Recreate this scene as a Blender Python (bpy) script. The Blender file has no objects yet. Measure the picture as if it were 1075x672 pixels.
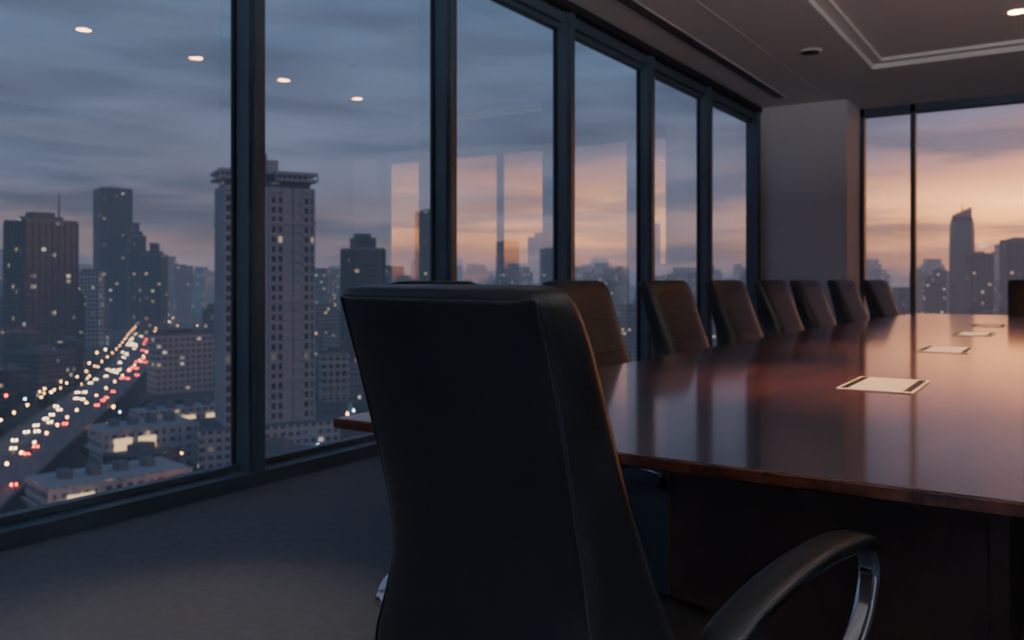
import bpy, bmesh, math, random
from mathutils import Vector, Matrix
random.seed(7)
scene = bpy.context.scene
YAW = math.radians(33.2); S, C = math.sin(YAW), math.cos(YAW)
EYE = 1.2; F = 896.0; HZ = 293.0
GROUND = -70.0

def bearing(u, depth):
    """plan position of a thing seen at bearing u (photo px) and depth (m)"""
    t = (u-537.5)/F
    return ((-S + t*C)*depth, (C + t*S)*depth)
def height_at(v, depth):
    return EYE + (HZ-v)/F*depth

# ------------------------------------------------------------ materials
def new_mat(name):
    m = bpy.data.materials.new(name); m.use_nodes = True
    nt = m.node_tree; nt.nodes.clear()
    out = nt.nodes.new('ShaderNodeOutputMaterial')
    return m, nt, out
def L(nt, a, b): nt.links.new(a, b)
def math_n(nt, op, a, b=None, clamp=False):
    n = nt.nodes.new('ShaderNodeMath'); n.operation = op; n.use_clamp = clamp
    for i, x in enumerate((a, b)):
        if x is None: continue
        if isinstance(x, (int, float)): n.inputs[i].default_value = x
        else: nt.links.new(x, n.inputs[i])
    return n.outputs[0]
def mixc(nt, fac, a, b, mode='MIX'):
    n = nt.nodes.new('ShaderNodeMix'); n.data_type = 'RGBA'; n.blend_type = mode
    for idx, x in ((0, fac), (6, a), (7, b)):
        if isinstance(x, (int, float)): n.inputs[idx].default_value = x
        elif isinstance(x, tuple): n.inputs[idx].default_value = (*x[:3], 1)
        else: nt.links.new(x, n.inputs[idx])
    return n.outputs[2]

def pbr(name, col, rough=0.5, metal=0.0, var=0.15, nscale=8.0, bump=0.0, bscale=200.0, coat=0.0, stretch=(1,1,1), spec=0.5):
    m, nt, out = new_mat(name)
    b = nt.nodes.new('ShaderNodeBsdfPrincipled')
    tc = nt.nodes.new('ShaderNodeTexCoord'); mp = nt.nodes.new('ShaderNodeMapping')
    mp.inputs['Scale'].default_value = stretch
    L(nt, tc.outputs['Object'], mp.inputs['Vector'])
    no = nt.nodes.new('ShaderNodeTexNoise'); no.inputs['Scale'].default_value = nscale; no.inputs['Detail'].default_value = 4
    L(nt, mp.outputs[0], no.inputs['Vector'])
    lo = tuple(c*(1-var) for c in col); hi = tuple(c*(1+var) for c in col)
    L(nt, mixc(nt, no.outputs['Fac'], lo, hi), b.inputs['Base Color'])
    b.inputs['Roughness'].default_value = rough; b.inputs['Metallic'].default_value = metal
    b.inputs['Coat Weight'].default_value = coat; b.inputs['Coat Roughness'].default_value = 0.15
    b.inputs['Specular IOR Level'].default_value = spec
    if bump > 0:
        n2 = nt.nodes.new('ShaderNodeTexNoise'); n2.inputs['Scale'].default_value = bscale; n2.inputs['Detail'].default_value = 3
        L(nt, mp.outputs[0], n2.inputs['Vector'])
        bp = nt.nodes.new('ShaderNodeBump'); bp.inputs['Strength'].default_value = bump; bp.inputs['Distance'].default_value = 0.002
        L(nt, n2.outputs['Fac'], bp.inputs['Height']); L(nt, bp.outputs[0], b.inputs['Normal'])
    L(nt, b.outputs[0], out.inputs[0])
    return m

def emit(name, col, s, sample=True):
    m, nt, out = new_mat(name)
    e = nt.nodes.new('ShaderNodeEmission'); e.inputs[0].default_value = (*col, 1); e.inputs[1].default_value = s
    L(nt, e.outputs[0], out.inputs[0])
    if not sample: m.cycles.emission_sampling = 'NONE'
    return m

SUNSET = Vector((math.sin(math.radians(38)), math.cos(math.radians(38)), 0))
def sunset_fac(nt, vec_socket, lo=0.3):
    sep = nt.nodes.new('ShaderNodeSeparateXYZ'); L(nt, vec_socket, sep.inputs[0])
    cmb = nt.nodes.new('ShaderNodeCombineXYZ'); L(nt, sep.outputs[0], cmb.inputs[0]); L(nt, sep.outputs[1], cmb.inputs[1])
    nm = nt.nodes.new('ShaderNodeVectorMath'); nm.operation = 'NORMALIZE'; L(nt, cmb.outputs[0], nm.inputs[0])
    dt = nt.nodes.new('ShaderNodeVectorMath'); dt.operation = 'DOT_PRODUCT'; L(nt, nm.outputs[0], dt.inputs[0])
    dt.inputs[1].default_value = SUNSET
    mr = nt.nodes.new('ShaderNodeMapRange'); mr.interpolation_type = 'SMOOTHSTEP'
    mr.inputs['From Min'].default_value = lo; mr.inputs['From Max'].default_value = 1.0
    L(nt, dt.outputs['Value'], mr.inputs['Value'])
    return mr.outputs[0]

def haze(nt, shader, out, dens=1/2900.):  # aerial haze put into the material itself, as emission mixed in with distance
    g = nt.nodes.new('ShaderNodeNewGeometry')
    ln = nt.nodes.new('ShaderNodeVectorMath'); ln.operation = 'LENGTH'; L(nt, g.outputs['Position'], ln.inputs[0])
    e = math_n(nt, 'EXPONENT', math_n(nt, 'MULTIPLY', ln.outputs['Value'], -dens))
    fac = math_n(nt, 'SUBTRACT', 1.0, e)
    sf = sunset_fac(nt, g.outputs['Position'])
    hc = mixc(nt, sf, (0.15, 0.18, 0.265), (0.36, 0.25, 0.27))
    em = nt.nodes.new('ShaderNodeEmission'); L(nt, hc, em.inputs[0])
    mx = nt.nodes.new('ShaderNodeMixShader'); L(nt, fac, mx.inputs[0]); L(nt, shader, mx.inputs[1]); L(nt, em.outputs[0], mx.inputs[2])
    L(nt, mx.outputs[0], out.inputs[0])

def facade(name, wall, glass, cw=3.0, ch=3.4, fw=0.6, fh=0.55, lit=0.1, strength=1.2, seed=0.0):
    m, nt, out = new_mat(name); m.cycles.emission_sampling = 'NONE'
    uv = nt.nodes.new('ShaderNodeUVMap')
    sep = nt.nodes.new('ShaderNodeSeparateXYZ'); L(nt, uv.outputs[0], sep.inputs[0])
    cu = math_n(nt, 'DIVIDE', sep.outputs[0], cw); cv = math_n(nt, 'DIVIDE', sep.outputs[1], ch)
    fu = math_n(nt, 'FRACT', cu); fv = math_n(nt, 'FRACT', cv)
    mu = math_n(nt, 'LESS_THAN', fu, fw); mv = math_n(nt, 'LESS_THAN', fv, fh)
    mask = math_n(nt, 'MULTIPLY', mu, mv)
    cmb = nt.nodes.new('ShaderNodeCombineXYZ')
    L(nt, math_n(nt, 'FLOOR', cu), cmb.inputs[0]); L(nt, math_n(nt, 'FLOOR', cv), cmb.inputs[1]); cmb.inputs[2].default_value = seed
    wn = nt.nodes.new('ShaderNodeTexWhiteNoise'); L(nt, cmb.outputs[0], wn.inputs[0])
    islit = math_n(nt, 'MULTIPLY', math_n(nt, 'LESS_THAN', wn.outputs['Value'], lit), mask)
    b = nt.nodes.new('ShaderNodeBsdfPrincipled')
    sp = nt.nodes.new('ShaderNodeSeparateColor'); L(nt, wn.outputs['Color'], sp.inputs[0])
    gcol = mixc(nt, sp.outputs[0], tuple(c*0.6 for c in glass), tuple(c*1.5 for c in glass))
    L(nt, mixc(nt, mask, wall, gcol), b.inputs['Base Color'])
    mr = nt.nodes.new('ShaderNodeMapRange'); mr.inputs['To Min'].default_value = 0.8; mr.inputs['To Max'].default_value = 0.25
    L(nt, mask, mr.inputs['Value']); L(nt, mr.outputs[0], b.inputs['Roughness'])
    L(nt, mixc(nt, sp.outputs[1], (1.0, 0.55, 0.25), (0.9, 0.85, 0.7)), b.inputs['Emission Color'])
    L(nt, math_n(nt, 'MULTIPLY', islit, math_n(nt, 'MULTIPLY', sp.outputs[2], strength)), b.inputs['Emission Strength'])
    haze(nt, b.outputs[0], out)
    return m

def hazed(name, col, rough=0.8, nscale=0.02, var=0.3):
    m, nt, out = new_mat(name)
    tc = nt.nodes.new('ShaderNodeTexCoord')
    no = nt.nodes.new('ShaderNodeTexNoise'); no.inputs['Scale'].default_value = nscale; no.inputs['Detail'].default_value = 6
    L(nt, tc.outputs['Object'], no.inputs['Vector'])
    b = nt.nodes.new('ShaderNodeBsdfPrincipled'); b.inputs['Roughness'].default_value = rough
    L(nt, mixc(nt, no.outputs['Fac'], tuple(c*(1-var) for c in col), tuple(c*(1+var) for c in col)), b.inputs['Base Color'])
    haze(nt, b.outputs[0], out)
    return m

leather = pbr('black_leather', (0.0075, 0.0098, 0.0140), 0.33, 0, 0.25, 9, 0.40, 330, spec=0.65)
piping = pbr('leather_piping', (0.030, 0.034, 0.040), 0.30, 0, 0.1, spec=0.9)
chrome = pbr('chrome', (0.78, 0.79, 0.82), 0.12, 1.0, 0.03)
plastic = pbr('black_plastic', (0.01, 0.01, 0.011), 0.5)
alum = pbr('dark_blue_aluminium', (0.085, 0.13, 0.18), 0.40, 0.2, 0.08, 3)
gasket = pbr('black_gasket', (0.012, 0.015, 0.02), 0.6)
paint = pbr('white_paint', (0.66, 0.68, 0.74), 0.85, 0, 0.04, 2, 0.1, 60)
ceilp = pbr('ceiling_paint', (0.74, 0.73, 0.73), 0.9, 0, 0.03, 1)
ceil2 = pbr('ceiling_trim_paint', (0.76, 0.745, 0.74), 0.8, 0, 0.03, 1)
grille = pbr('diffuser_metal', (0.05, 0.05, 0.055), 0.5, 0.3, 0.1)
wallm = pbr('dark_wall_panel', (0.06, 0.06, 0.065), 0.7, 0, 0.1, 1)
brass = pbr('brushed_bronze_plate', (0.90, 0.80, 0.68), 0.45, 0.1, 0.06, 30, stretch=(1, 20, 1))
slotm = pbr('socket_black', (0.006, 0.006, 0.006), 0.5)
lamp_em = emit('downlight_lens', (1.0, 0.46, 0.18), 75.0)
fill_em = emit('fill_uplight_glow', (1.0, 0.95, 0.9), 4.0)

def wood(name, dark, mid, rough, coat):
    m, nt, out = new_mat(name)
    tc = nt.nodes.new('ShaderNodeTexCoord'); mp = nt.nodes.new('ShaderNodeMapping')
    mp.inputs['Scale'].default_value = (9, 0.7, 9)
    L(nt, tc.outputs['Object'], mp.inputs[0])
    n1 = nt.nodes.new('ShaderNodeTexNoise'); n1.inputs['Scale'].default_value = 1.6; n1.inputs['Detail'].default_value = 8; n1.inputs['Distortion'].default_value = 0.6
    L(nt, mp.outputs[0], n1.inputs['Vector'])
    n2 = nt.nodes.new('ShaderNodeTexNoise'); n2.inputs['Scale'].default_value = 14; n2.inputs['Detail'].default_value = 5
    L(nt, mp.outputs[0], n2.inputs['Vector'])
    cr = nt.nodes.new('ShaderNodeValToRGB'); cr.color_ramp.elements[0].position = 0.35; cr.color_ramp.elements[1].position = 0.65
    cr.color_ramp.elements[0].color = (*dark, 1); cr.color_ramp.elements[1].color = (*mid, 1)
    L(nt, math_n(nt, 'ADD', math_n(nt, 'MULTIPLY', n1.outputs[0], 0.7), math_n(nt, 'MULTIPLY', n2.outputs[0], 0.3)), cr.inputs[0])
    b = nt.nodes.new('ShaderNodeBsdfPrincipled'); L(nt, cr.outputs[0], b.inputs['Base Color'])
    b.inputs['Roughness'].default_value = rough; b.inputs['Coat Weight'].default_value = coat; b.inputs['Coat Roughness'].default_value = 0.09
    bp = nt.nodes.new('ShaderNodeBump'); bp.inputs['Strength'].default_value = 0.05; bp.inputs['Distance'].default_value = 0.002
    L(nt, n2.outputs[0], bp.inputs['Height']); L(nt, bp.outputs[0], b.inputs['Normal'])
    L(nt, b.outputs[0], out.inputs[0])
    return m
mahog = wood('mahogany_veneer', (0.045, 0.013, 0.009), (0.19, 0.055, 0.030), 0.25, 0.75)
darkwood = wood('dark_walnut', (0.022, 0.012, 0.011), (0.045, 0.024, 0.020), 0.5, 0.0)

def carpet_mat():
    m, nt, out = new_mat('grey_carpet')
    tc = nt.nodes.new('ShaderNodeTexCoord')
    n1 = nt.nodes.new('ShaderNodeTexNoise'); n1.inputs['Scale'].default_value = 1.3; n1.inputs['Detail'].default_value = 5
    n2 = nt.nodes.new('ShaderNodeTexNoise'); n2.inputs['Scale'].default_value = 260; n2.inputs['Detail'].default_value = 2
    n3 = nt.nodes.new('ShaderNodeTexNoise'); n3.inputs['Scale'].default_value = 22; n3.inputs['Detail'].default_value = 7
    for n in (n1, n2, n3): L(nt, tc.outputs['Object'], n.inputs['Vector'])
    a = mixc(nt, n1.outputs[0], (0.050, 0.082, 0.14), (0.11, 0.16, 0.245))
    cr = nt.nodes.new('ShaderNodeMapRange'); cr.inputs['From Min'].default_value = 0.38; cr.inputs['From Max'].default_value = 0.62
    L(nt, n3.outputs[0], cr.inputs['Value'])
    a = mixc(nt, cr.outputs[0], a, (0.055, 0.08, 0.125))
    a = mixc(nt, n2.outputs[0], a, (0.14, 0.18, 0.255))
    b = nt.nodes.new('ShaderNodeBsdfPrincipled'); b.inputs['Roughness'].default_value = 0.95
    b.inputs['Sheen Weight'].default_value = 0.1
    L(nt, a, b.inputs['Base Color'])
    bp = nt.nodes.new('ShaderNodeBump'); bp.inputs['Strength'].default_value = 0.6; bp.inputs['Distance'].default_value = 0.004
    L(nt, n2.outputs[0], bp.inputs['Height']); L(nt, bp.outputs[0], b.inputs['Normal'])
    L(nt, b.outputs[0], out.inputs[0])
    return m
carpet = carpet_mat()

def glass_mat():
    m, nt, out = new_mat('coated_window_glass')
    tr = nt.nodes.new('ShaderNodeBsdfTransparent'); tr.inputs[0].default_value = (0.86, 0.93, 0.97, 1)
    gl = nt.nodes.new('ShaderNodeBsdfGlossy'); gl.inputs['Roughness'].default_value = 0.0
    fr = nt.nodes.new('ShaderNodeFresnel'); fr.inputs[0].default_value = 2.3
    mx = nt.nodes.new('ShaderNodeMixShader'); L(nt, fr.outputs[0], mx.inputs[0]); L(nt, tr.outputs[0], mx.inputs[1]); L(nt, gl.outputs[0], mx.inputs[2])
    L(nt, mx.outputs[0], out.inputs[0])
    return m
glassm = glass_mat()

# ------------------------------------------------------------ mesh builder
class MB:
    def __init__(s): s.v=[]; s.f=[]; s.m=[]; s.uv=[]; s.mats=[]; s.sm=[]
    def mi(s, mat):
        if mat not in s.mats: s.mats.append(mat)
        return s.mats.index(mat)
    def face(s, idx, mat, uvs=None, smooth=False):
        s.f.append(tuple(idx)); s.m.append(s.mi(mat)); s.uv.append(uvs); s.sm.append(smooth)
    def box(s, x0, x1, y0, y1, z0, z1, mat, top=None, rot=0.0, piv=(0, 0)):
        b = len(s.v); cr, sr = math.cos(rot), math.sin(rot)
        for x, y, z in ((x0,y0,z0),(x1,y0,z0),(x1,y1,z0),(x0,y1,z0),(x0,y0,z1),(x1,y0,z1),(x1,y1,z1),(x0,y1,z1)):
            s.v.append((piv[0]+x*cr-y*sr, piv[1]+x*sr+y*cr, z))
        w, d, h = x1-x0, y1-y0, z1-z0
        t = top or mat
        s.face((b,b+1,b+5,b+4), mat, ((0,0),(w,0),(w,h),(0,h)))
        s.face((b+1,b+2,b+6,b+5), mat, ((w,0),(w+d,0),(w+d,h),(w,h)))
        s.face((b+2,b+3,b+7,b+6), mat, ((w+d,0),(2*w+d,0),(2*w+d,h),(w+d,h)))
        s.face((b+3,b,b+4,b+7), mat, ((2*w+d,0),(2*w+2*d,0),(2*w+2*d,h),(2*w+d,h)))
        s.face((b+4,b+5,b+6,b+7), t, ((0,0),)*4); s.face((b+3,b+2,b+1,b), t, ((0,0),)*4)
    def rings(s, rings, mat, cap=True, smooth=True, closed=False):
        b = len(s.v); n = len(rings[0])
        for r in rings: s.v.extend([tuple(p) for p in r])
        R = len(rings)
        for i in range(R if closed else R-1):
            j = (i+1) % R
            for k in range(n):
                k2 = (k+1) % n
                s.face((b+i*n+k, b+i*n+k2, b+j*n+k2, b+j*n+k), mat, None, smooth)
        if cap and not closed:
            s.face([b+k for k in range(n)][::-1], mat, None, smooth)
            s.face([b+(R-1)*n+k for k in range(n)], mat, None, smooth)
    def cyl(s, p0, p1, r0, r1, mat, n=20, smooth=True):
        p0, p1 = Vector(p0), Vector(p1); d = (p1-p0).normalized()
        a = d.orthogonal().normalized(); c = d.cross(a)
        s.rings([[p+ (a*math.cos(2*math.pi*k/n)+c*math.sin(2*math.pi*k/n))*r for k in range(n)] for p, r in ((p0,r0),(p1,r1))], mat, True, smooth)
    def tube(s, path, r, mat, n=6):
        rings = []
        for i, p in enumerate(path):
            t = (path[min(i+1, len(path)-1)]-path[max(0, i-1)]).normalized(); a = Vector((0, 1, 0)); a = (a-t*a.dot(t)).normalized(); b = t.cross(a)
            rings.append([p+(a*math.cos(q*2*math.pi/n)+b*math.sin(q*2*math.pi/n))*r for q in range(n)])
        s.rings(rings, mat)
    def sweep(s, pts, hw, hh, mat, n=12, power=2.0, ends=None):
        pts = [Vector(p) for p in pts]; rings = []
        for i, p in enumerate(pts):
            t = (pts[min(i+1, len(pts)-1)]-pts[max(i-1, 0)]).normalized()
            side = Vector((1, 0, 0)); side = (side - t*side.dot(t)).normalized(); up = side.cross(t)
            k_ = ends[i] if ends else 1.0
            r = []
            for k in range(n):
                a = 2*math.pi*(k+0.5)/n; ca, sa = math.cos(a), math.sin(a)
                cx = math.copysign(abs(ca)**(2/power), ca); sy = math.copysign(abs(sa)**(2/power), sa)
                r.append(p + side*cx*hw*k_ + up*sy*hh*k_)
            rings.append(r)
        s.rings(rings, mat)
    def obj(s, name, loc=(0,0,0), rotz=0.0, parent=None, bevel=0, subsurf=0):
        me = bpy.data.meshes.new(name); me.from_pydata(s.v, [], s.f)
        for m in s.mats: me.materials.append(m)
        me.polygons.foreach_set('material_index', s.m); me.polygons.foreach_set('use_smooth', s.sm)
        ul = me.uv_layers.new(name='UVMap')
        for p, uv in zip(me.polygons, s.uv):
            if uv:
                for li, c in zip(p.loop_indices, uv): ul.data[li].uv = c
        bm = bmesh.new(); bm.from_mesh(me); bmesh.ops.recalc_face_normals(bm, faces=bm.faces); bm.to_mesh(me); bm.free()
        me.update()
        o = bpy.data.objects.new(name, me); scene.collection.objects.link(o)
        o.location = loc; o.rotation_euler = (0, 0, rotz)
        if parent: o.parent = parent
        if bevel:
            b = o.modifiers.new('Bevel', 'BEVEL'); b.width = bevel; b.segments = 3; b.limit_method = 'ANGLE'
        if subsurf:
            b = o.modifiers.new('Subsurf', 'SUBSURF'); b.levels = subsurf; b.render_levels = subsurf
        return o

def smooth_path(pts, sub=6):
    pts = [Vector(p) for p in pts]; out = []
    P = [pts[0]*2-pts[1]] + pts + [pts[-1]*2-pts[-2]]
    for i in range(1, len(P)-2):
        for k in range(sub):
            t = k/sub; p0, p1, p2, p3 = P[i-1:i+3]
            out.append(0.5*((2*p1)+(p2-p0)*t+(2*p0-5*p1+4*p2-p3)*t*t+(3*p1-p0-3*p2+p3)*t**3))
    out.append(pts[-1]); return out

# ------------------------------------------------------------ room
GX = -4.10            # glass plane of the long window wall
XR = 4.9; YB = 14.0; YF = -6.5; CEIL = 3.80; COF = 3.90
m = MB(); m.box(GX-0.15, XR+0.15, YF-0.15, YB+0.15, -0.12, 0.0, carpet); m.obj('floor')

CX0, CX1, CY0, CY1 = -2.05, 1.25, -1.0, 11.3
m = MB()
m.box(GX-0.15, CX0, YF-0.15, YB+0.15, CEIL, COF+0.1, ceilp)
m.box(CX1, XR+0.15, YF-0.15, YB+0.15, CEIL, COF+0.1, ceilp)
m.box(CX0, CX1, CY1, YB+0.15, CEIL, COF+0.1, ceilp)
m.box(CX0, CX1, YF-0.15, CY0, CEIL, COF+0.1, ceilp)
m.box(CX0, CX1, CY0, CY1, COF, COF+0.1, ceilp)
m.obj('ceiling')
m = MB()   # stepped lip round the coffer
w = 0.12; z0 = CEIL+0.06; z1 = COF
m.box(CX0, CX0+w, CY0, CY1, z0, z1, ceil2); m.box(CX1-w, CX1, CY0, CY1, z0, z1, ceil2)
m.box(CX0+w, CX1-w, CY1-w, CY1, z0, z1, ceil2); m.box(CX0+w, CX1-w, CY0, CY0+w, z0, z1, ceil2)
m.obj('trim_coffer')
m = MB()
m.box(-3.54, -3.39, YF+0.28, 12.32, CEIL-0.008, CEIL-0.001, ceil2)
for k in range(3):
    x = -3.52+k*0.040
    m.box(x, x+0.028, YF+0.3, 12.3, CEIL-0.012, CEIL-0.006, grille)
m.obj('linear_air_diffuser')
m = MB(); m.box(-2.93, -2.915, YF+0.1, 12.9, CEIL-0.004, CEIL, ceil2); m.obj('trim_ceiling_joint')
def disc(mb, x, y, z0, z1, r, mat, n=28): mb.cyl((x, y, z0), (x, y, z1), r, r, mat, n)
m = MB(); disc(m, -2.48, 10.0, CEIL-0.018, CEIL, 0.13, ceil2); disc(m, -2.48, 10.0, CEIL-0.024, CEIL-0.017, 0.10, grille); m.obj('ceiling_speaker')

# long window wall
wi = 0
ys = [3.35 + 1.865*k for k in range(-5, 6)]
for k, y in enumerate(ys):
    if y > 12.6 or y < YF+0.1: continue
    m = MB()
    m.box(GX-0.03, GX+0.13, y-0.06, y+0.06, 0.0, CEIL, alum)
    m.box(GX+0.13, GX+0.16, y-0.038, y+0.038, 0.0, CEIL, alum)
    m.box(GX-0.005, GX+0.02, y-0.072, y+0.072, 0.1, 3.6, gasket)
    m.obj('trim_mullion_%d' % (k+1), bevel=0.004)
m = MB(); m.box(GX-0.03, GX+0.15, 12.80, 12.95, 0, CEIL, alum); m.obj('trim_mullion_corner', bevel=0.004)
m = MB()
m.box(GX-0.05, GX+0.17, YF, 12.9, 0.0, 0.085, alum); m.box(GX-0.02, GX+0.05, YF, 12.9, 0.085, 0.12, alum)
m.obj('trim_window_sill', bevel=0.006)
m = MB()
m.box(GX-0.05, GX+0.10, YF, 12.9, 3.62, CEIL, alum); m.box(GX-0.03, GX+0.05, YF, 12.9, 3.57, 3.62, alum)
m.box(GX+0.10, GX+0.19, YF, 12.9, 3.72, CEIL, gasket)
m.obj('trim_window_head', bevel=0.004)
def pane(name, a, b, c, d):
    me = bpy.data.meshes.new(name); me.from_pydata([a, b, c, d], [], [(0, 1, 2, 3)]); me.materials.append(glassm)
    o = bpy.data.objects.new(name, me); scene.collection.objects.link(o); return o
edges = [YF] + [y for y in ys if y < 12.6 and y > YF] + [12.88]
for a, b in zip(edges[:-1], edges[1:]):
    wi += 1    # normal +X (into room)
    pane('window_%d' % wi, (GX, a, 0.1), (GX, b, 0.1), (GX, b, 3.6), (GX, a, 3.6))
# far window wall
CXL = -2.70
bm_x = [CXL+0.03, -1.96, -0.38, 1.20, 2.78, 4.2]
for k, x in enumerate(bm_x):
    m = MB(); m.box(x-0.035, x+0.035, YB-0.14, YB+0.03, 0, CEIL, alum); m.obj('trim_mullion_far_%d' % (k+1), bevel=0.004)
for a, b in zip(bm_x[:-1], bm_x[1:]):
    wi += 1    # normal -Y
    pane('window_%d' % wi, (a, YB, 0.08), (b, YB, 0.08), (b, YB, 3.7), (a, YB, 3.7))
m = MB(); m.box(CXL, 4.2, YB-0.14, YB+0.05, 0, 0.09, alum); m.obj('trim_window_sill_far')
m = MB(); m.box(CXL, 4.2, YB-0.14, YB+0.05, 3.68, CEIL, alum); m.obj('trim_window_head_far')
# structure
m = MB(); m.box(GX-0.05, CXL, 12.95, YB+0.15, 0, CEIL, paint); m.obj('wall_column', bevel=0.01)
m = MB(); m.box(4.2, XR+0.15, YB-0.3, YB+0.15, 0, CEIL, paint); m.obj('wall_back')
m = MB(); m.box(XR, XR+0.15, YF, YB-0.3, 0, CEIL, wallm); m.obj('wall_right')
m = MB(); m.box(GX-0.05, XR+0.15, YF-0.15, YF, 0, CEIL, paint); m.obj('wall_front')
m = MB(); m.box(GX+0.15, CXL, 12.93, 12.95, 0.0, 0.10, alum); m.box(CXL, CXL+0.015, 12.93, YB-0.14, 0, 0.10, alum); m.obj('baseboard_column')

# downlights
def lamp(parent, name, kind, energy, loc, rot=(0, 0, 0), color=(1.0, 0.60, 0.34), **kw):
    ld = bpy.data.lights.new(name, kind); ld.energy = energy; ld.color = color
    for k, v in kw.items(): setattr(ld, k, v)
    lo = bpy.data.objects.new(name, ld); scene.collection.objects.link(lo); lo.location = loc; lo.rotation_euler = rot; lo.parent = parent
def downlight(x, y, z, lit=True, energy=0, size=100, color=(1.0, 0.60, 0.34)):
    m = MB(); n = 32
    prof = [(0.105, -0.012), (0.105, 0.0), (0.075, 0.0), (0.082, -0.012)]
    rings = [[(x+r*math.cos(2*math.pi*k/n), y+r*math.sin(2*math.pi*k/n), z+dz) for k in range(n)] for r, dz in prof]
    m.rings(rings, ceil2, cap=False, closed=True)
    disc(m, x, y, z-0.006, z-0.001, 0.076, lamp_em if lit else grille)
    o = m.obj('recessed_downlight')
    if energy:
        lamp(o, 'spot_lamp', 'SPOT', energy, (x, y, z-0.03), color=color, spot_size=math.radians(size), spot_blend=0.9, shadow_soft_size=0.06)
for y in (5.18, 6.60, 7.98, 9.4):
    downlight(0.72, y, COF, True, 140, 75)
downlight(-0.45, 9.98, COF, True, 120, 75)
downlight(-0.62, 3.95, COF, False, 560, 42)
downlight(-0.62, 5.95, COF, False, 460, 44)
downlight(-0.62, 7.9, COF, False, 380, 44)
downlight(-2.45, 1.75, CEIL, False, 170, 30)
for x in (-2.5, 0, 2.5):  # unseen spots added behind the camera as ambient fill
    for y in (-2.5, -4.8): downlight(x, y, CEIL, False, 75, 120, (0.88, 0.93, 1.0))
# unseen fill uplights added on the side and rear walls to brighten the ceiling
def fill_uplight(x, y, rz, e):
    m = MB()
    m.rings([[(0.16*math.cos(math.pi*k/12)*s, 0.12*math.sin(math.pi*k/12)*s, z) for k in range(13)] for z, s in ((-0.14, 0.25), (-0.08, 0.7), (0, 1.0))], alum)
    m.box(-0.13, 0.13, 0.005, 0.08, 0.001, 0.006, fill_em)
    o = m.obj('added_fill_uplight', loc=(x, y, 2.3), rotz=rz)
    lamp(o, 'fill_area_lamp', 'AREA', e, (0, 0.05, 0.02), (math.pi, 0, 0), (1.0, 0.94, 0.93), shape='RECTANGLE', size=0.26, size_y=0.08)
for y, e in ((4.4, 420), (1.8, 420), (-0.8, 380), (-3.0, 380), (-5.2, 380)): fill_uplight(XR, y, math.pi/2, e)
for x in (-2.6, 0.4, 3.2): fill_uplight(x, YF, 0, 200)

# ------------------------------------------------------------ conference table
TT = 0.75; TY0, TY1 = 2.0, 12.25; TCX = -0.6
def outline():
    pts = []
    n = 24
    def hw(y):
        t = (y-TY0)/(TY1-TY0); return 1.40 - 0.30*max(0, (t-0.35)/0.65)**1.8
    for i in range(n+1):
        y = TY0+(TY1-TY0)*i/n; pts.append((TCX-hw(y), y))
    for i in range(n+1):
        y = TY1-(TY1-TY0)*i/n; pts.append((TCX+hw(y), y))
    return pts
ol = outline()
def inset(pts, d):
    out = []
    for x, y in pts:
        sx = -1 if x > TCX else 1
        yy = y + d if abs(y-TY0) < 1e-6 else (y-d if abs(y-TY1) < 1e-6 else y)
        out.append((x+sx*d, yy))
    return out
root = bpy.data.objects.new('conference_table', None); scene.collection.objects.link(root)
m = MB()
prof = [(0.10, 0.700), (0.012, 0.714), (0.0, 0.720), (0.0, 0.745), (0.003, 0.749), (0.008, 0.75)]
m.rings([[(x, y, z) for x, y in inset(ol, d)] for d, z in prof], mahog, smooth=False)
m.obj('tabletop', parent=root)
m = MB()
for y0, y1 in ((2.55, 3.75), (6.4, 7.9), (10.5, 11.7)):
    m.box(TCX-0.47, TCX+0.47, y0, y1, 0.07, 0.702, darkwood)
    m.box(TCX-0.43, TCX+0.43, y0+0.04, y1-0.04, 0.0, 0.07, plastic)
    m.box(TCX-0.004+0.42, TCX+0.004+0.42, y0-0.002, y0+0.01, 0.07, 0.70, plastic)
m.box(TCX-0.06, TCX+0.06, 3.7, 10.6, 0.45, 0.70, darkwood)
m.obj('pedestals', parent=root, bevel=0.004)
for i, y in enumerate((3.9, 6.05, 7.9, 9.4)):
    x = -0.66; r = MB()
    r.box(x-0.145, x+0.145, y-0.25, y+0.25, 0.748, 0.754, brass)
    r.box(x-0.132, x-0.104, y-0.22, y+0.22, 0.7535, 0.7555, slotm)
    r.box(x+0.104, x+0.132, y-0.22, y+0.22, 0.7535, 0.7555, slotm)
    r.obj('power_box_%d' % (i+1), parent=root)

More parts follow.
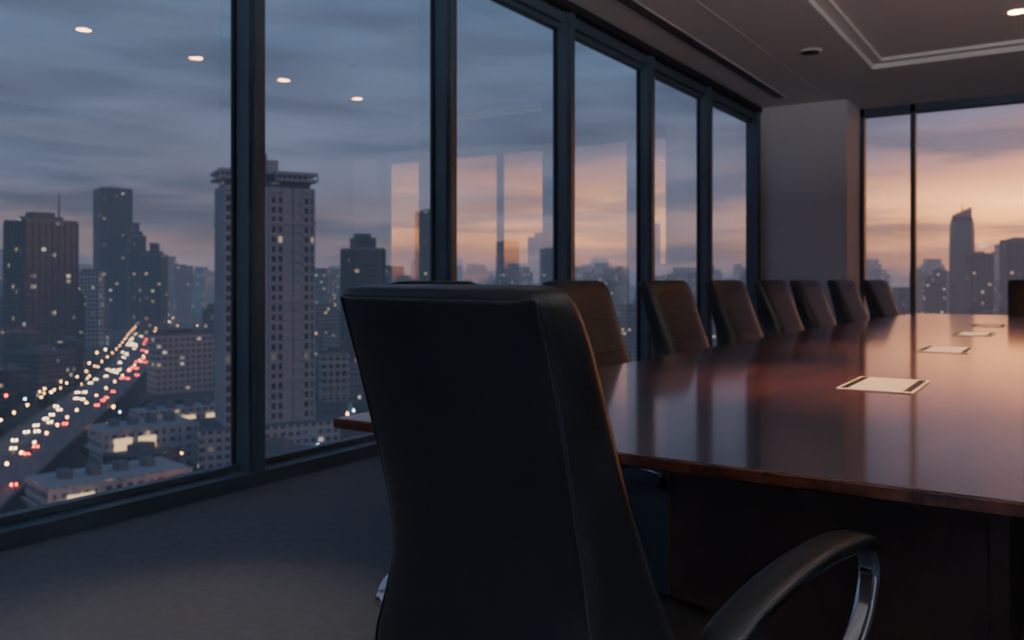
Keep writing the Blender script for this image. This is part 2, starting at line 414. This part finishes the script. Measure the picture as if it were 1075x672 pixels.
# ------------------------------------------------------------ office chair
def build_chair():
    parts = []
    SE = 5.0
    def ring(z, yc, hw, ht, n=40, tilt=0.0, p=SE):
        r = []
        for k in range(n):
            a = 2*math.pi*(k+0.5)/n; ca, sa = math.cos(a), math.sin(a)
            x = math.copysign(abs(ca)**(2/p), ca)*hw; y = math.copysign(abs(sa)**(2/p), sa)*ht
            r.append((x, yc+y, z+tilt*y))
        return r
    # z, rear y, front y, half width : one upholstered body
    B = [(0.425, -0.275, -0.050, 0.305), (0.437, -0.292, -0.035, 0.322), (0.50, -0.297, -0.026, 0.318), (0.58, -0.287, -0.038, 0.295), (0.66, -0.280, -0.062, 0.274),
         (0.75, -0.286, -0.100, 0.268), (0.85, -0.306, -0.146, 0.269), (0.95, -0.330, -0.188, 0.273), (1.05, -0.355, -0.228, 0.276),
         (1.11, -0.372, -0.256, 0.277), (1.15, -0.384, -0.280, 0.276), (1.172, -0.389, -0.298, 0.272), (1.184, -0.388, -0.312, 0.262), (1.189, -0.380, -0.326, 0.243)]
    secs = [(z, (a+b)/2, hw, (b-a)/2) for z, a, b, hw in B]
    m = MB(); m.rings([ring(*s, tilt=0.12) for s in secs], leather); parts.append(('backrest', m, 1))
    # piping seams on rear edge, and stitched cross seams on the front
    m = MB()
    c = 0.935; cy = (1-c**SE)**(1/SE)
    left = [Vector((-s[2]*c, s[1]-s[3]*cy-0.0008, s[0]-0.12*s[3]*cy)) for s in secs[1:12]]
    top = [Vector((x*0.271, secs[11][1]-secs[11][3]*0.995-0.001, 1.164)) for x in (-0.80, -0.5, 0, 0.5, 0.80)]
    right = [Vector((-p.x, p.y, p.z)) for p in left[::-1]]
    m.tube(smooth_path(left+top+right, 4), 0.0034, piping)
    for sx in (-1, 1):      # front edge seam
        m.tube(smooth_path([Vector((sx*s[2]*c, s[1]+s[3]*cy+0.0005, s[0]+0.12*s[3]*cy)) for s in secs[1:12]], 4), 0.0028, piping)
    for k in (5, 7, 9):
        s = secs[k]; m.tube([Vector((x*s[2]*0.9, s[1]+s[3]*(1-(abs(x)*0.9)**SE)**(1/SE)+0.0005, s[0]+0.12*s[3])) for x in (-1, -.8, -.5, -.2, .2, .5, .8, 1)], 0.003, piping)
    parts.append(('piping', m, 0))
    # seat
    m = MB()
    ss = [(0.405, 0.03, 0.24, 0.225), (0.41, 0.03, 0.262, 0.245), (0.44, 0.03, 0.275, 0.258), (0.48, 0.03, 0.275, 0.258), (0.505, 0.03, 0.262, 0.246), (0.515, 0.03, 0.23, 0.216)]
    m.rings([ring(*s, p=4.5) for s in ss], leather); parts.append(('seat', m, 1))
    # arms
    m = MB(); mc = MB()
    for sx in (-1, 1):
        X = sx*0.380
        pad = smooth_path([(X, -0.09, 0.592), (X, -0.03, 0.620), (X, 0.08, 0.650), (X, 0.22, 0.668), (X, 0.35, 0.672), (X, 0.45, 0.660), (X, 0.49, 0.642)], 5)
        n = len(pad); ends = [min(1, 0.45+0.28*i, 0.45+0.28*(n-1-i)) for i in range(n)]
        m.sweep(pad, 0.038, 0.0185, leather, 20, 2.8, ends)
        bar = smooth_path([(sx*0.285, -0.245, 0.525), (sx*0.330, -0.215, 0.548), (sx*0.360, -0.15, 0.566), (X, -0.06, 0.588), (X, 0.08, 0.632), (X, 0.22, 0.650), (X, 0.35, 0.654),
                           (X, 0.46, 0.642), (X, 0.508, 0.61), (X, 0.512, 0.56), (X, 0.475, 0.49), (X, 0.40, 0.43), (X, 0.30, 0.396), (sx*0.33, 0.17, 0.385), (sx*0.20, 0.08, 0.382), (sx*0.05, 0.05, 0.38)], 5)
        mc.sweep(bar, 0.022, 0.009, chrome, 16, 4.0)
        mc.cyl((sx*0.265, -0.245, 0.54), (sx*0.312, -0.245, 0.54), 0.020, 0.018, chrome)
    parts.append(('arm_pads', m, 0)); parts.append(('arm_frames', mc, 0))
    # mechanism, gas lift, star base
    m = MB()
    m.box(-0.10, 0.10, -0.10, 0.14, 0.345, 0.405, plastic)
    m.box(-0.04, 0.04, -0.30, -0.08, 0.37, 0.40, chrome)
    m.box(-0.04, 0.04, -0.312, -0.295, 0.37, 0.48, chrome)
    m.cyl((0.10, 0.06, 0.37), (0.27, 0.08, 0.365), 0.006, 0.006, chrome, 10)
    m.box(0.255, 0.31, 0.065, 0.095, 0.359, 0.371, plastic)
    m.cyl((0, 0, 0.10), (0, 0, 0.24), 0.030, 0.028, plastic); m.cyl((0, 0, 0.22), (0, 0, 0.35), 0.018, 0.018, chrome)
    m.cyl((0, 0, 0.075), (0, 0, 0.135), 0.045, 0.04, chrome)
    parts.append(('mechanism', m, 0))
    m = MB()
    for k in range(5):
        a = 2*math.pi*k/5+math.pi/2; ca, sa = math.cos(a), math.sin(a)
        rr = []
        for r, z, w, h in ((0.02, 0.108, 0.028, 0.022), (0.15, 0.10, 0.024, 0.017), (0.30, 0.082, 0.018, 0.012), (0.325, 0.078, 0.012, 0.009)):
            rg = []
            for q in range(12):
                t = 2*math.pi*(q+.5)/12; cx = math.copysign(abs(math.cos(t))**0.6, math.cos(t))*w; cz = math.copysign(abs(math.sin(t))**0.6, math.sin(t))*h
                rg.append((r*ca-cx*sa, r*sa+cx*ca, z+cz))
            rr.append(rg)
        m.rings(rr, chrome)
        cx0, cy0 = 0.305*ca, 0.305*sa
        m.cyl((cx0, cy0, 0.05), (cx0, cy0, 0.078), 0.008, 0.008, chrome, 10)
        for sd in (-1, 1):
            a0 = (cx0-sa*0.006*sd, cy0+ca*0.006*sd, 0.028); a1 = (cx0-sa*0.026*sd, cy0+ca*0.026*sd, 0.028)
            m.cyl(a0, a1, 0.028, 0.026, plastic, 18)
        m.cyl((cx0-sa*0.014, cy0+ca*0.014, 0.04), (cx0+sa*0.014, cy0-ca*0.014, 0.04), 0.022, 0.022, plastic, 14)
    parts.append(('star_base', m, 0))
    return parts
chair_meshes = []
def place_chair(x, y, rot):
    e = bpy.data.objects.new('office_chair', None); scene.collection.objects.link(e); e.location = (x, y, 0); e.rotation_euler = (0, 0, math.radians(rot))
    if not chair_meshes:
        for nm, mb, ss in build_chair():
            o = mb.obj(nm, parent=e, subsurf=ss); chair_meshes.append((nm, o.data, ss))
    else:
        for nm, me, ss in chair_meshes:
            o = bpy.data.objects.new(nm, me); scene.collection.objects.link(o); o.parent = e
            if ss:
                b = o.modifiers.new('Subsurf', 'SUBSURF'); b.levels = ss; b.render_levels = ss
    return e
place_chair(-0.836, 1.505, -12)
for bx, by, r in ((-2.58, 3.30, -98), (-2.55, 4.66, -100), (-2.52, 5.98, -101), (-2.50, 7.26, -101), (-2.47, 8.50, -102), (-2.42, 9.65, -103), (-2.31, 10.90, -105), (-2.14, 12.05, -107)):
    a = math.radians(r); place_chair(bx - math.sin(a)*0.3, by + math.cos(a)*0.3, r)
place_chair(-0.42, 12.72, 180)
for y in (3.4, 4.8, 6.2, 7.6, 9.0, 10.4, 11.6):
    place_chair(1.22 - (0.2 if y > 11 else 0), y, 90)

# ------------------------------------------------------------ city
roofm = hazed('roof_concrete', (0.14, 0.155, 0.18), nscale=0.1)
conc = hazed('pale_concrete', (0.44, 0.46, 0.49), nscale=0.05, var=0.1)
conc2 = hazed('grey_concrete', (0.18, 0.21, 0.25), nscale=0.05, var=0.1)
darkb = hazed('dark_cladding', (0.05, 0.07, 0.095), 0.4)
groundm = hazed('city_ground', (0.045, 0.056, 0.066), 0.9, 0.012, 0.6)
asphalt = hazed('asphalt', (0.22, 0.23, 0.255), 0.8, 0.05, 0.15)
f_glass = facade('facade_blue_glass', (0.09, 0.12, 0.155), (0.045, 0.085, 0.13), 3.6, 3.8, 0.8, 0.65, 0.04, 1.1, 1)
f_dark = facade('facade_dark_glass', (0.045, 0.06, 0.085), (0.022, 0.038, 0.062), 3.4, 3.8, 0.8, 0.6, 0.03, 1.0, 2)
f_apt = facade('facade_apartment', (0.42, 0.44, 0.47), (0.025, 0.042, 0.065), 3.2, 3.9, 0.62, 0.62, 0.06, 1.3, 3)
f_teal = facade('facade_teal_glass', (0.10, 0.15, 0.185), (0.03, 0.075, 0.11), 3.4, 3.9, 0.85, 0.7, 0.09, 1.0, 4)
f_white = facade('facade_white_block', (0.44, 0.46, 0.50), (0.08, 0.10, 0.13), 3.0, 3.2, 0.6, 0.5, 0.05, 1.3, 5)
f_mix = [facade('facade_low_%d' % i, w, g, cw, 3.3, 0.6, 0.5, l, 1.8, 6+i) for i, (w, g, cw, l) in enumerate((
    ((0.19, 0.22, 0.26), (0.05, 0.07, 0.10), 3.0, 0.06), ((0.11, 0.13, 0.165), (0.04, 0.055, 0.08), 2.5, 0.06), ((0.33, 0.35, 0.38), (0.06, 0.08, 0.11), 3.5, 0.06), ((0.065, 0.085, 0.115), (0.025, 0.04, 0.06), 4.0, 0.09)))]

m = MB(); m.box(-6000, 6000, -1500, 9000, GROUND-2, GROUND, groundm); m.obj('city_ground')
placed = []
def tower(name, u0, u1, vtop, depth, mat, rot=0.3, aspect=0.9, steps=(), crown=None, antenna=None, fins=0, fin_mat=None, slabs=None):
    W = (u1-u0)/F*depth/(math.cos(rot)+aspect*abs(math.sin(rot)))
    D = W*aspect
    x, y = bearing((u0+u1)/2, depth + D*0.5); h = height_at(vtop, depth)
    view = math.atan2(-x, y); m = MB()
    m.box(-W/2, W/2, -D/2, D/2, 0, h-GROUND, mat, roofm)
    H = h-GROUND
    if fins:
        fm = fin_mat or conc2
        for i in range(fins+1):
            q = -W/2 + W*i/fins
            m.box(q-0.35, q+0.35, -D/2-0.7, -D/2+0.1, 0, H, fm); m.box(q-0.35, q+0.35, D/2-0.1, D/2+0.7, 0, H, fm)
        nd = max(2, int(fins*aspect))
        for i in range(nd+1):
            q = -D/2 + D*i/nd
            m.box(-W/2-0.7, -W/2+0.1, q-0.35, q+0.35, 0, H, fm); m.box(W/2-0.1, W/2+0.7, q-0.35, q+0.35, 0, H, fm)
    if slabs:
        k = 1
        while k*slabs < H:
            m.box(-W/2-0.5, W/2+0.5, -D/2-0.5, D/2+0.5, k*slabs-0.35, k*slabs+0.25, fin_mat or conc2); k += 1
    zz = H
    for sc, dz in steps:
        m.box(-W/2*sc, W/2*sc, -D/2*sc, D/2*sc, zz, zz+dz, mat, roofm); zz += dz
    m.box(-W*0.5, W*0.5, -D*0.5, -D*0.5+0.5, H, H+1.4, conc2); m.box(-W*0.5, W*0.5, D*0.5-0.5, D*0.5, H, H+1.4, conc2)
    m.box(-W*0.22, W*0.18, -D*0.2, D*0.22, zz, zz+3.0, darkb)
    if antenna: m.cyl((W*.35, 0, H), (W*.35, 0, zz+antenna), 0.8, 0.3, darkb, 8)
    m.box(-W*0.62, W*0.62, -D*0.6, D*0.6, 0, 11, conc2, roofm)
    placed.append((x, y, max(W, D)*0.75))
    return m.obj(name, loc=(x, y, GROUND), rotz=view+rot)

tower('office_tower', 9, 78, 232, 610, f_glass, 0.5, 0.8, ((0.6, 4),), antenna=18, fins=8, fin_mat=darkb)
tower('skyscraper', 100, 137, 198, 1000, f_dark, 0.25, 0.8, fins=5, fin_mat=darkb)
tower('stepped_tower', 134, 152, 248, 980, f_dark, 0.2, 1.0, ((0.7, 6), (0.35, 7)), fins=3, fin_mat=darkb)
tower('stepped_tower', 150, 175, 268, 940, f_dark, -0.3, 1.0, ((0.7, 5), (0.4, 6)), fins=3, fin_mat=darkb)
tower('apartment_block', 157, 222, 352, 450, f_white, 0.35, 0.5, slabs=3.2, fin_mat=conc)
tower('apartment_block', 78, 108, 286, 760, f_apt, -0.3, 0.7, slabs=6.6, fin_mat=conc)
tower('office_tower', 358, 404, 262, 620, f_dark, 0.3, 0.9, ((0.6, 9),), fins=6, fin_mat=darkb)
tower('office_tower', 436, 466, 222, 900, f_dark, 0.3, 0.9, fins=4, fin_mat=darkb)
tower('apartment_block', 335, 366, 372, 420, f_apt, 0.2, 0.7, slabs=3.3, fin_mat=conc)
tower('apartment_block', 182, 202, 280, 1200, f_apt, 0.2, 0.7)
tower('office_tower', 520, 545, 254, 1300, f_dark, 0.3, 0.9)
tower('office_tower', 566, 590, 262, 1300, f_dark, 0.1, 0.9)
tower('office_tower', 410, 432, 290, 1000, f_glass, 0.1, 0.9)
# right-hand skyline
def round_top(u0, u1, vtop, depth):
    x, y = bearing((u0+u1)/2, depth); h = height_at(vtop, depth); W = (u1-u0)/F*depth; H = h-GROUND
    m = MB(); n = 24; rings = []
    for fz, r in ((0, 1), (0.70, 1), (0.84, 0.97), (0.90, 0.90), (0.93, 0.82)):
        rings.append([(W/2*r*math.copysign(abs(math.cos(2*math.pi*k/n))**0.6, math.cos(2*math.pi*k/n)), W/2*r*math.copysign(abs(math.sin(2*math.pi*k/n))**0.6, math.sin(2*math.pi*k/n)), H*fz) for k in range(n)])
    m.rings(rings, darkb, smooth=False)
    for k in range(-3, 4): m.box(k*W*0.11-0.8, k*W*0.11+0.8, -W*0.3, W*0.3, H*0.93, H*(0.95+0.05*((k+3)/6)), darkb)
    for k in range(1, 60): m.box(-W*0.42, W*0.42, -W*0.515, -W*0.48, k*H*0.9/60, k*H*0.9/60+1.2, conc2)
    m.cyl((0, 0, H*0.95), (0, 0, H*1.04), 0.8, 0.2, darkb, 8)
    placed.append((x, y, W)); m.obj('skyscraper', loc=(x, y, GROUND))
round_top(998, 1022, 218, 900)
tower('office_tower', 1015, 1041, 267, 860, f_dark, 0.2, 0.9, fins=4, fin_mat=darkb)
tower('office_tower', 979, 993, 284, 1100, f_dark, 0.2, 0.9)
tower('office_tower', 1052, 1085, 252, 800, f_dark, 0.25, 0.9, fins=4, fin_mat=darkb)
for az, d, h in ((12, 1500, 60), (20, 1300, 40), (24, 1700, 110), (31, 1400, 70), (37, 1600, 40), (42, 1200, 55), (46, 1500, 80), (53, 1300, 30)):
    a = math.radians(az); x, y = math.sin(a)*d, math.cos(a)*d; m = MB(); w = random.uniform(16, 30)
    m.box(-w, w, -w*.7, w*.7, 0, h-GROUND, f_dark, roofm); m.box(-w*.5, w*.5, -w*.4, w*.4, h-GROUND, h-GROUND+7, darkb)
    for k in range(7): m.box(-w+k*w/3-.5, -w+k*w/3+.5, -w*.7-.6, -w*.7, 0, h-GROUND, darkb)
    placed.append((x, y, w*1.5)); m.obj('office_tower', loc=(x, y, GROUND), rotz=random.uniform(-.4, .4))

# big pale residential tower
def residential():
    depth = 335; x, y = bearing(278, depth+12); view = math.atan2(-x, y); k = depth/F
    H = height_at(190, depth)-GROUND; m = MB(); W = 100*k/1.08; D = W*0.55
    m.box(-W/2+1, W/2-1, -D/2+1, D/2-1, 0, H, f_teal, roofm)
    # wings with punched windows, and slim piers
    for a, b in ((-0.5, -0.38), (0.00, 0.14), (0.38, 0.5)):
        m.box(W*a, W*b, -D/2-0.4, D/2+0.4, 0, H-4, f_apt, roofm)
    for q in (-0.5, -0.38, 0.00, 0.14, 0.38, 0.5):
        m.box(W*q-0.3, W*q+0.3, -D/2-0.9, D/2+0.9, 0, H-2, conc)
    for q in (-0.26, -0.12, 0.26):
        m.box(W*q-0.2, W*q+0.2, -D/2-0.6, D/2+0.6, 0, H-2, conc2)
    for q in (-0.5, -0.25, 0.0, 0.25, 0.5):
        m.box(-W/2-0.6, W/2+0.6, D*q-0.3, D*q+0.3, 0, H-2, conc)
    z = 3.9; fl = 0
    while z < H-6:
        m.box(-W/2-0.2, W/2+0.2, -D/2-0.3, D/2+0.3, z-0.15, z+0.15, conc2)
        for a, b in ((-0.38, -0.30), (0.32, 0.38)):      # balconies
            m.box(W*a+0.4, W*b-0.2, -D/2-1.6, -D/2, z-0.2, z+0.8, conc)
        if fl % 8 == 7: m.box(-W/2-0.8, W/2+0.8, -D/2-1.2, D/2+1.2, z-0.5, z+0.5, conc)
        z += 3.9; fl += 1
    m.box(-W/2+2, W/2-2, -D/2+2, D/2-2, H, H+3.4, darkb)
    for a, b in ((-0.56, -0.10), (0.06, 0.54)):
        m.box(W*a, W*b, -D/2-2, D/2+2, H+0.6, H+1.6, conc)
        m.box(W*a, W*b, -D/2-2, D/2+2, H+3.2, H+4.4, conc)
        for t in range(9):
            q = W*(a+(b-a)*t/8); m.box(q-0.25, q+0.25, -D/2-1.8, -D/2-1.2, H+1.4, H+3.4, conc)
    m.box(0.0*W, 0.13*W, -D*0.2, D*0.3, H+3, H+9.5, conc, roofm); m.box(-0.08*W, 0.0, -D*0.2, D*0.2, H+3, H+12, conc2, roofm)
    m.box(-W*0.8, W*0.75, -D*0.9, D*0.9, 0, 14, f_white, roofm)
    placed.append((x, y, W)); m.obj('residential_tower', loc=(x, y, GROUND), rotz=view+0.22)
residential()

# elevated highway
def ground_pt(u, v, z=GROUND):
    d = (EYE-z)*F/(v-HZ); x, y = bearing(u, d); return Vector((x, y, z))
DZ = GROUND+8
road = smooth_path([ground_pt(-160, 612, DZ), ground_pt(-60, 538, DZ), ground_pt(10, 484, DZ), ground_pt(60, 446, DZ), ground_pt(105, 412, DZ), ground_pt(132, 388, DZ), ground_pt(144, 370, DZ), ground_pt(150, 357, DZ), ground_pt(160, 346, DZ), ground_pt(185, 337, DZ)], 8)
m = MB(); rl = []
for i, p in enumerate(road):
    t = (road[min(i+1, len(road)-1)]-road[max(0, i-1)]); t.z = 0; t.normalize(); n_ = Vector((-t.y, t.x, 0)); rl.append((p, t, n_))
hwid = 14
prof = [(-hwid, 0), (-hwid, 1.0), (-hwid+0.5, 1.0), (-hwid+0.5, 0.1), (-0.3, 0.1), (-0.3, 0.9), (0.3, 0.9), (0.3, 0.1), (hwid-0.5, 0.1), (hwid-0.5, 1.0), (hwid, 1.0), (hwid, 0), (hwid-2, -1.6), (-hwid+2, -1.6)]
m.rings([[p+n_*a+Vector((0, 0, b)) for a, b in prof] for p, t, n_ in rl], asphalt, smooth=False)
for p, t, n_ in rl[::2]: m.cyl((p.x, p.y, GROUND-1), (p.x, p.y, DZ-1.2), 1.3, 1.3, conc2, 10)
m.obj('elevated_highway')

head = emit('headlight_glow', (1.0, 0.66, 0.34), 26, False); tail = emit('taillight_glow', (1.0, 0.07, 0.04), 26, False)
sodium = emit('street_lamp_glow', (1.0, 0.42, 0.13), 26, False); cool = emit('cool_lamp_glow', (0.75, 0.9, 1.0), 12, False)
carp = hazed('car_paint', (0.08, 0.08, 0.09), 0.4, 0.05)
def blob(mb, p, r, mat):
    x, y, z = p; b = len(mb.v)
    mb.v += [(x+r, y, z), (x-r, y, z), (x, y+r, z), (x, y-r, z), (x, y, z+r), (x, y, z-r)]
    for a, c, d in ((0,2,4),(2,1,4),(1,3,4),(3,0,4),(2,0,5),(1,2,5),(3,1,5),(0,3,5)): mb.face((b+a, b+c, b+d), mat)
cars = MB()
for i in range(len(rl)-1):
    p, t, n_ = rl[i]; q = rl[i+1][0]; seg = (q-p).length; d = 0
    while d < seg:
        base = p+t*d
        for lane in (-11, -7.3, -3.6, 3.6, 7.3, 11):
            if random.random() < (0.80 if lane > 0 else 0.82): continue
            c = base+n_*lane+t*random.uniform(-6, 6); ang = math.atan2(t.y, t.x)
            cars.box(-2.2, 2.2, -0.9, 0.9, DZ+0.35, DZ+1.0, carp, rot=ang, piv=(c.x, c.y))
            cars.box(-1.3, 1.1, -0.8, 0.8, DZ+1.0, DZ+1.55, carp, rot=ang, piv=(c.x, c.y))
            for sd in (-0.65, 0.65):
                e = c - t*2.3 + n_*sd; blob(cars, (e.x, e.y, DZ+0.8), 0.42, head if lane > 0 else tail)
        d += 15
cars.obj('traffic_cars')
lamps = MB()
for i, (p, t, n_) in enumerate(rl):
    if i % 2: continue
    for sd in (-1, 1):
        a = p+n_*sd*(hwid-0.3); lamps.cyl((a.x, a.y, DZ), (a.x, a.y, DZ+9), 0.12, 0.08, conc2, 6)
        b = p+n_*sd*(hwid-2.5); lamps.cyl((a.x, a.y, DZ+9), (b.x, b.y, DZ+9.4), 0.08, 0.06, conc2, 6)
        blob(lamps, (b.x, b.y, DZ+9.1), 0.5, sodium)
lamps.obj('highway_street_lamps')

# mass of lower city fabric
def near_road(x, y, r):
    return any((p.x-x)**2+(p.y-y)**2 < (r+20)**2 for p, _, _ in rl)
blocks = MB(); glow = MB()
def try_block(x, y, w, d, h, rot, mat):
    rr = max(w, d)*0.6
    if near_road(x, y, rr): return
    for a, b, c in placed:
        if (a-x)**2+(b-y)**2 < (c+rr)**2: return
    blocks.box(-w/2, w/2, -d/2, d/2, GROUND, GROUND+h, mat, roofm, rot, (x, y))
    blocks.box(-w/2, w/2, -d/2, -d/2+0.4, GROUND+h, GROUND+h+1, conc2, None, rot, (x, y))
    blocks.box(-w*.2, w*.15, -d*.2, d*.2, GROUND+h, GROUND+h+3, conc2, roofm, rot, (x, y))
    if h > 35: blocks.box(-w*.38, w*.38, -d*.38, d*.38, GROUND+h, GROUND+h+h*.12, mat, roofm, rot, (x, y))
    placed.append((x, y, rr*0.9))
for ring_d, n, hlo, hhi, wlo, whi in ((230, 26, 6, 14, 14, 30), (320, 40, 6, 18, 14, 34), (430, 60, 8, 24, 14, 34), (560, 90, 10, 34, 14, 32), (720, 110, 12, 46, 14, 32), (920, 120, 15, 60, 16, 36),
                                      (1200, 140, 15, 75, 18, 38), (1600, 160, 20, 90, 22, 42), (2200, 170, 20, 105, 26, 50), (3200, 180, 20, 120, 34, 70)):
    for i in range(n):
        a = math.radians(random.uniform(-80, 62)); r = ring_d*random.uniform(0.85, 1.17)
        h = random.uniform(hlo, hhi)*(1.0 if random.random() < 0.85 else 1.35)
        try_block(math.sin(a)*r, math.cos(a)*r, random.uniform(wlo, whi), random.uniform(wlo, whi), h, random.choice((0.1, 0.35, -0.5))+random.uniform(-.1, .1), random.choice(f_mix))
blocks.obj('city_buildings')
for i in range(950):
    a = math.radians(random.uniform(-75, -12)); r = 240*(1+random.random()**1.3*6)
    x, y = math.sin(a)*r, math.cos(a)*r
    if any((p-x)**2+(q-y)**2 < (c*0.9)**2 for p, q, c in placed) or near_road(x, y, -5): continue
    z = GROUND+random.uniform(5, 9)
    glow.cyl((x, y, GROUND), (x, y, z), 0.12, 0.08, conc2, 5)
    blob(glow, (x, y, z+0.2), random.uniform(0.3, 0.6)*(1+r/1800), random.choice((sodium, sodium, sodium, head, tail, cool)))
glow.obj('city_street_lamps')
lit_wall = emit('lit_shopfront', (1.0, 0.62, 0.32), 1.6, False); lit_sign = emit('lit_sign_panel', (0.8, 1.0, 0.7), 2.2, False)
def podium(u, v, w, d, h, rot, litw):
    p = ground_pt(u, v); view = math.atan2(-p.x, p.y); m = MB()
    m.box(-w/2, w/2, -d/2, d/2, 0, h, f_white, conc); m.box(-w/2-1, w/2+1, -d/2-1, d/2+1, h*0.5-.4, h*0.5+.4, conc)
    for k in range(7): q = -w/2+w*k/6; m.box(q-.6, q+.6, -d/2-.8, -d/2, 0, h, conc)
    for a in litw: m.box(a*w-w*.09, a*w+w*.09, -d/2-.9, -d/2-.5, h*.45, h*.8, lit_wall)
    for k in range(4): m.box(-w*.35+k*w*.2, -w*.35+k*w*.2+3, -2, 3, h, h+2.5, conc2)
    m.obj('shopping_podium', loc=p, rotz=view+rot); placed.append((p.x, p.y, w*.7))
podium(115, 540, 40, 22, 13, 0.35, (-0.3,))
podium(150, 488, 34, 20, 16, 0.3, (-0.3, -0.05))
podium(190, 460, 40, 16, 14, 0.3, (-0.3, 0.0, 0.3))
p = ground_pt(42, 405); m = MB(); m.box(-14, 14, -1, 1, 10, 17, lit_sign); m.box(-15, 15, -.8, 1.2, 9, 18, darkb); m.cyl((-8, 0, 0), (-8, 0, 10), .5, .5, darkb); m.cyl((8, 0, 0), (8, 0, 10), .5, .5, darkb)
m.obj('billboard', loc=p, rotz=math.atan2(-p.x, p.y))
leafm = hazed('tree_leaves', (0.03, 0.05, 0.04), 0.9, 0.3, 0.4)
trees = MB()
for i in range(260):
    a = math.radians(random.uniform(-75, -10)); r = random.uniform(180, 560); x, y = math.sin(a)*r, math.cos(a)*r
    if any((p_-x)**2+(q_-y)**2 < (c_*.8)**2 for p_, q_, c_ in placed) or near_road(x, y, 0): continue
    rad = random.uniform(2.5, 5); trees.cyl((x, y, GROUND), (x, y, GROUND+4), .3, .2, darkb, 5)
    rings = []
    for zf, rf in ((0, .3), (.2, .85), (.5, 1), (.8, .7), (1, .2)):
        rings.append([(x+rad*rf*random.uniform(.8, 1.15)*math.cos(2*math.pi*k/8), y+rad*rf*random.uniform(.8, 1.15)*math.sin(2*math.pi*k/8), GROUND+3+zf*rad*1.5) for k in range(8)])
    trees.rings(rings, leafm)
trees.obj('street_trees')

# ------------------------------------------------------------ sky
w = bpy.data.worlds.new('World'); scene.world = w; w.use_nodes = True; nt = w.node_tree; nt.nodes.clear()
out = nt.nodes.new('ShaderNodeOutputWorld'); bg = nt.nodes.new('ShaderNodeBackground'); L(nt, bg.outputs[0], out.inputs[0])
tc = nt.nodes.new('ShaderNodeTexCoord'); sep = nt.nodes.new('ShaderNodeSeparateXYZ'); L(nt, tc.outputs['Generated'], sep.inputs[0])
def noise(scale, zs, detail, dist=0.0, off=0.0):
    mp = nt.nodes.new('ShaderNodeMapping'); mp.inputs['Scale'].default_value = (1, 1, zs); mp.inputs['Location'].default_value = (off, off, 0); L(nt, tc.outputs['Generated'], mp.inputs[0])
    c = nt.nodes.new('ShaderNodeTexNoise'); c.inputs['Scale'].default_value = scale; c.inputs['Detail'].default_value = detail; c.inputs['Distortion'].default_value = dist; L(nt, mp.outputs[0], c.inputs['Vector']); return c.outputs[0]
cl = math_n(nt, 'ADD', math_n(nt, 'MULTIPLY', noise(2.4, 4, 8, 0.5), 0.6), math_n(nt, 'MULTIPLY', noise(6.5, 5, 6), 0.4))
elev = math_n(nt, 'ADD', sep.outputs[2], math_n(nt, 'MULTIPLY', math_n(nt, 'SUBTRACT', cl, 0.5), 0.10))
def ramp(stops):
    r = nt.nodes.new('ShaderNodeValToRGB'); e = r.color_ramp.elements
    while len(e) > 1: e.remove(e[-1])
    e[0].position = stops[0][0]; e[0].color = (*stops[0][1], 1)
    for p, c in stops[1:]:
        q = e.new(p); q.color = (*c, 1)
    L(nt, elev, r.inputs[0]); return r.outputs[0]
coolr = ramp([(0, (0.24, 0.22, 0.29)), (0.04, (0.37, 0.265, 0.29)), (0.09, (0.26, 0.255, 0.35)), (0.25, (0.165, 0.22, 0.345)), (0.5, (0.125, 0.18, 0.295)), (1, (0.09, 0.13, 0.22))])
warmr = ramp([(0, (0.75, 0.30, 0.24)), (0.02, (2.4, 0.70, 0.20)), (0.045, (7.0, 2.2, 0.34)), (0.08, (9.0, 3.2, 0.65)), (0.105, (4.2, 1.35, 0.48)), (0.14, (1.2, 0.50, 0.38)), (0.19, (0.40, 0.29, 0.38)), (0.3, (0.20, 0.215, 0.33)), (0.5, (0.125, 0.17, 0.29)), (1, (0.09, 0.13, 0.22))])
sf = math_n(nt, 'POWER', sunset_fac(nt, tc.outputs['Generated']), 2.4)
col = mixc(nt, sf, coolr, warmr)
def mrange(v, a, b, c, d):
    mr = nt.nodes.new('ShaderNodeMapRange'); mr.inputs['From Min'].default_value = a; mr.inputs['From Max'].default_value = b; mr.inputs['To Min'].default_value = c; mr.inputs['To Max'].default_value = d; L(nt, v, mr.inputs['Value']); return mr.outputs[0]
bank = mrange(noise(3.4, 8.5, 7, 0.35, 3.7), 0.47, 0.60, 0.0, 0.70)
ccol = mixc(nt, sf, (0.135, 0.165, 0.25), (0.42, 0.26, 0.32))
col = mixc(nt, bank, col, ccol)
vm = nt.nodes.new('ShaderNodeVectorMath'); vm.operation = 'SCALE'; L(nt, col, vm.inputs[0]); L(nt, mrange(cl, 0.35, 0.65, 0.76, 1.2), vm.inputs['Scale'])
L(nt, vm.outputs[0], bg.inputs[0]); bg.inputs[1].default_value = 1.0

# ------------------------------------------------------------ camera
cd = bpy.data.cameras.new('camera'); cam = bpy.data.objects.new('camera', cd); scene.collection.objects.link(cam); scene.camera = cam
cam.location = (0, 0, EYE); cam.rotation_euler = (math.radians(90), 0, YAW)
cd.sensor_width = 36; cd.lens = F/1075*36; cd.shift_y = -(336-HZ)/1075
cd.clip_end = 20000; cd.clip_start = 0.05
cd.dof.use_dof = True; cd.dof.focus_distance = 1.85; cd.dof.aperture_fstop = 4.4
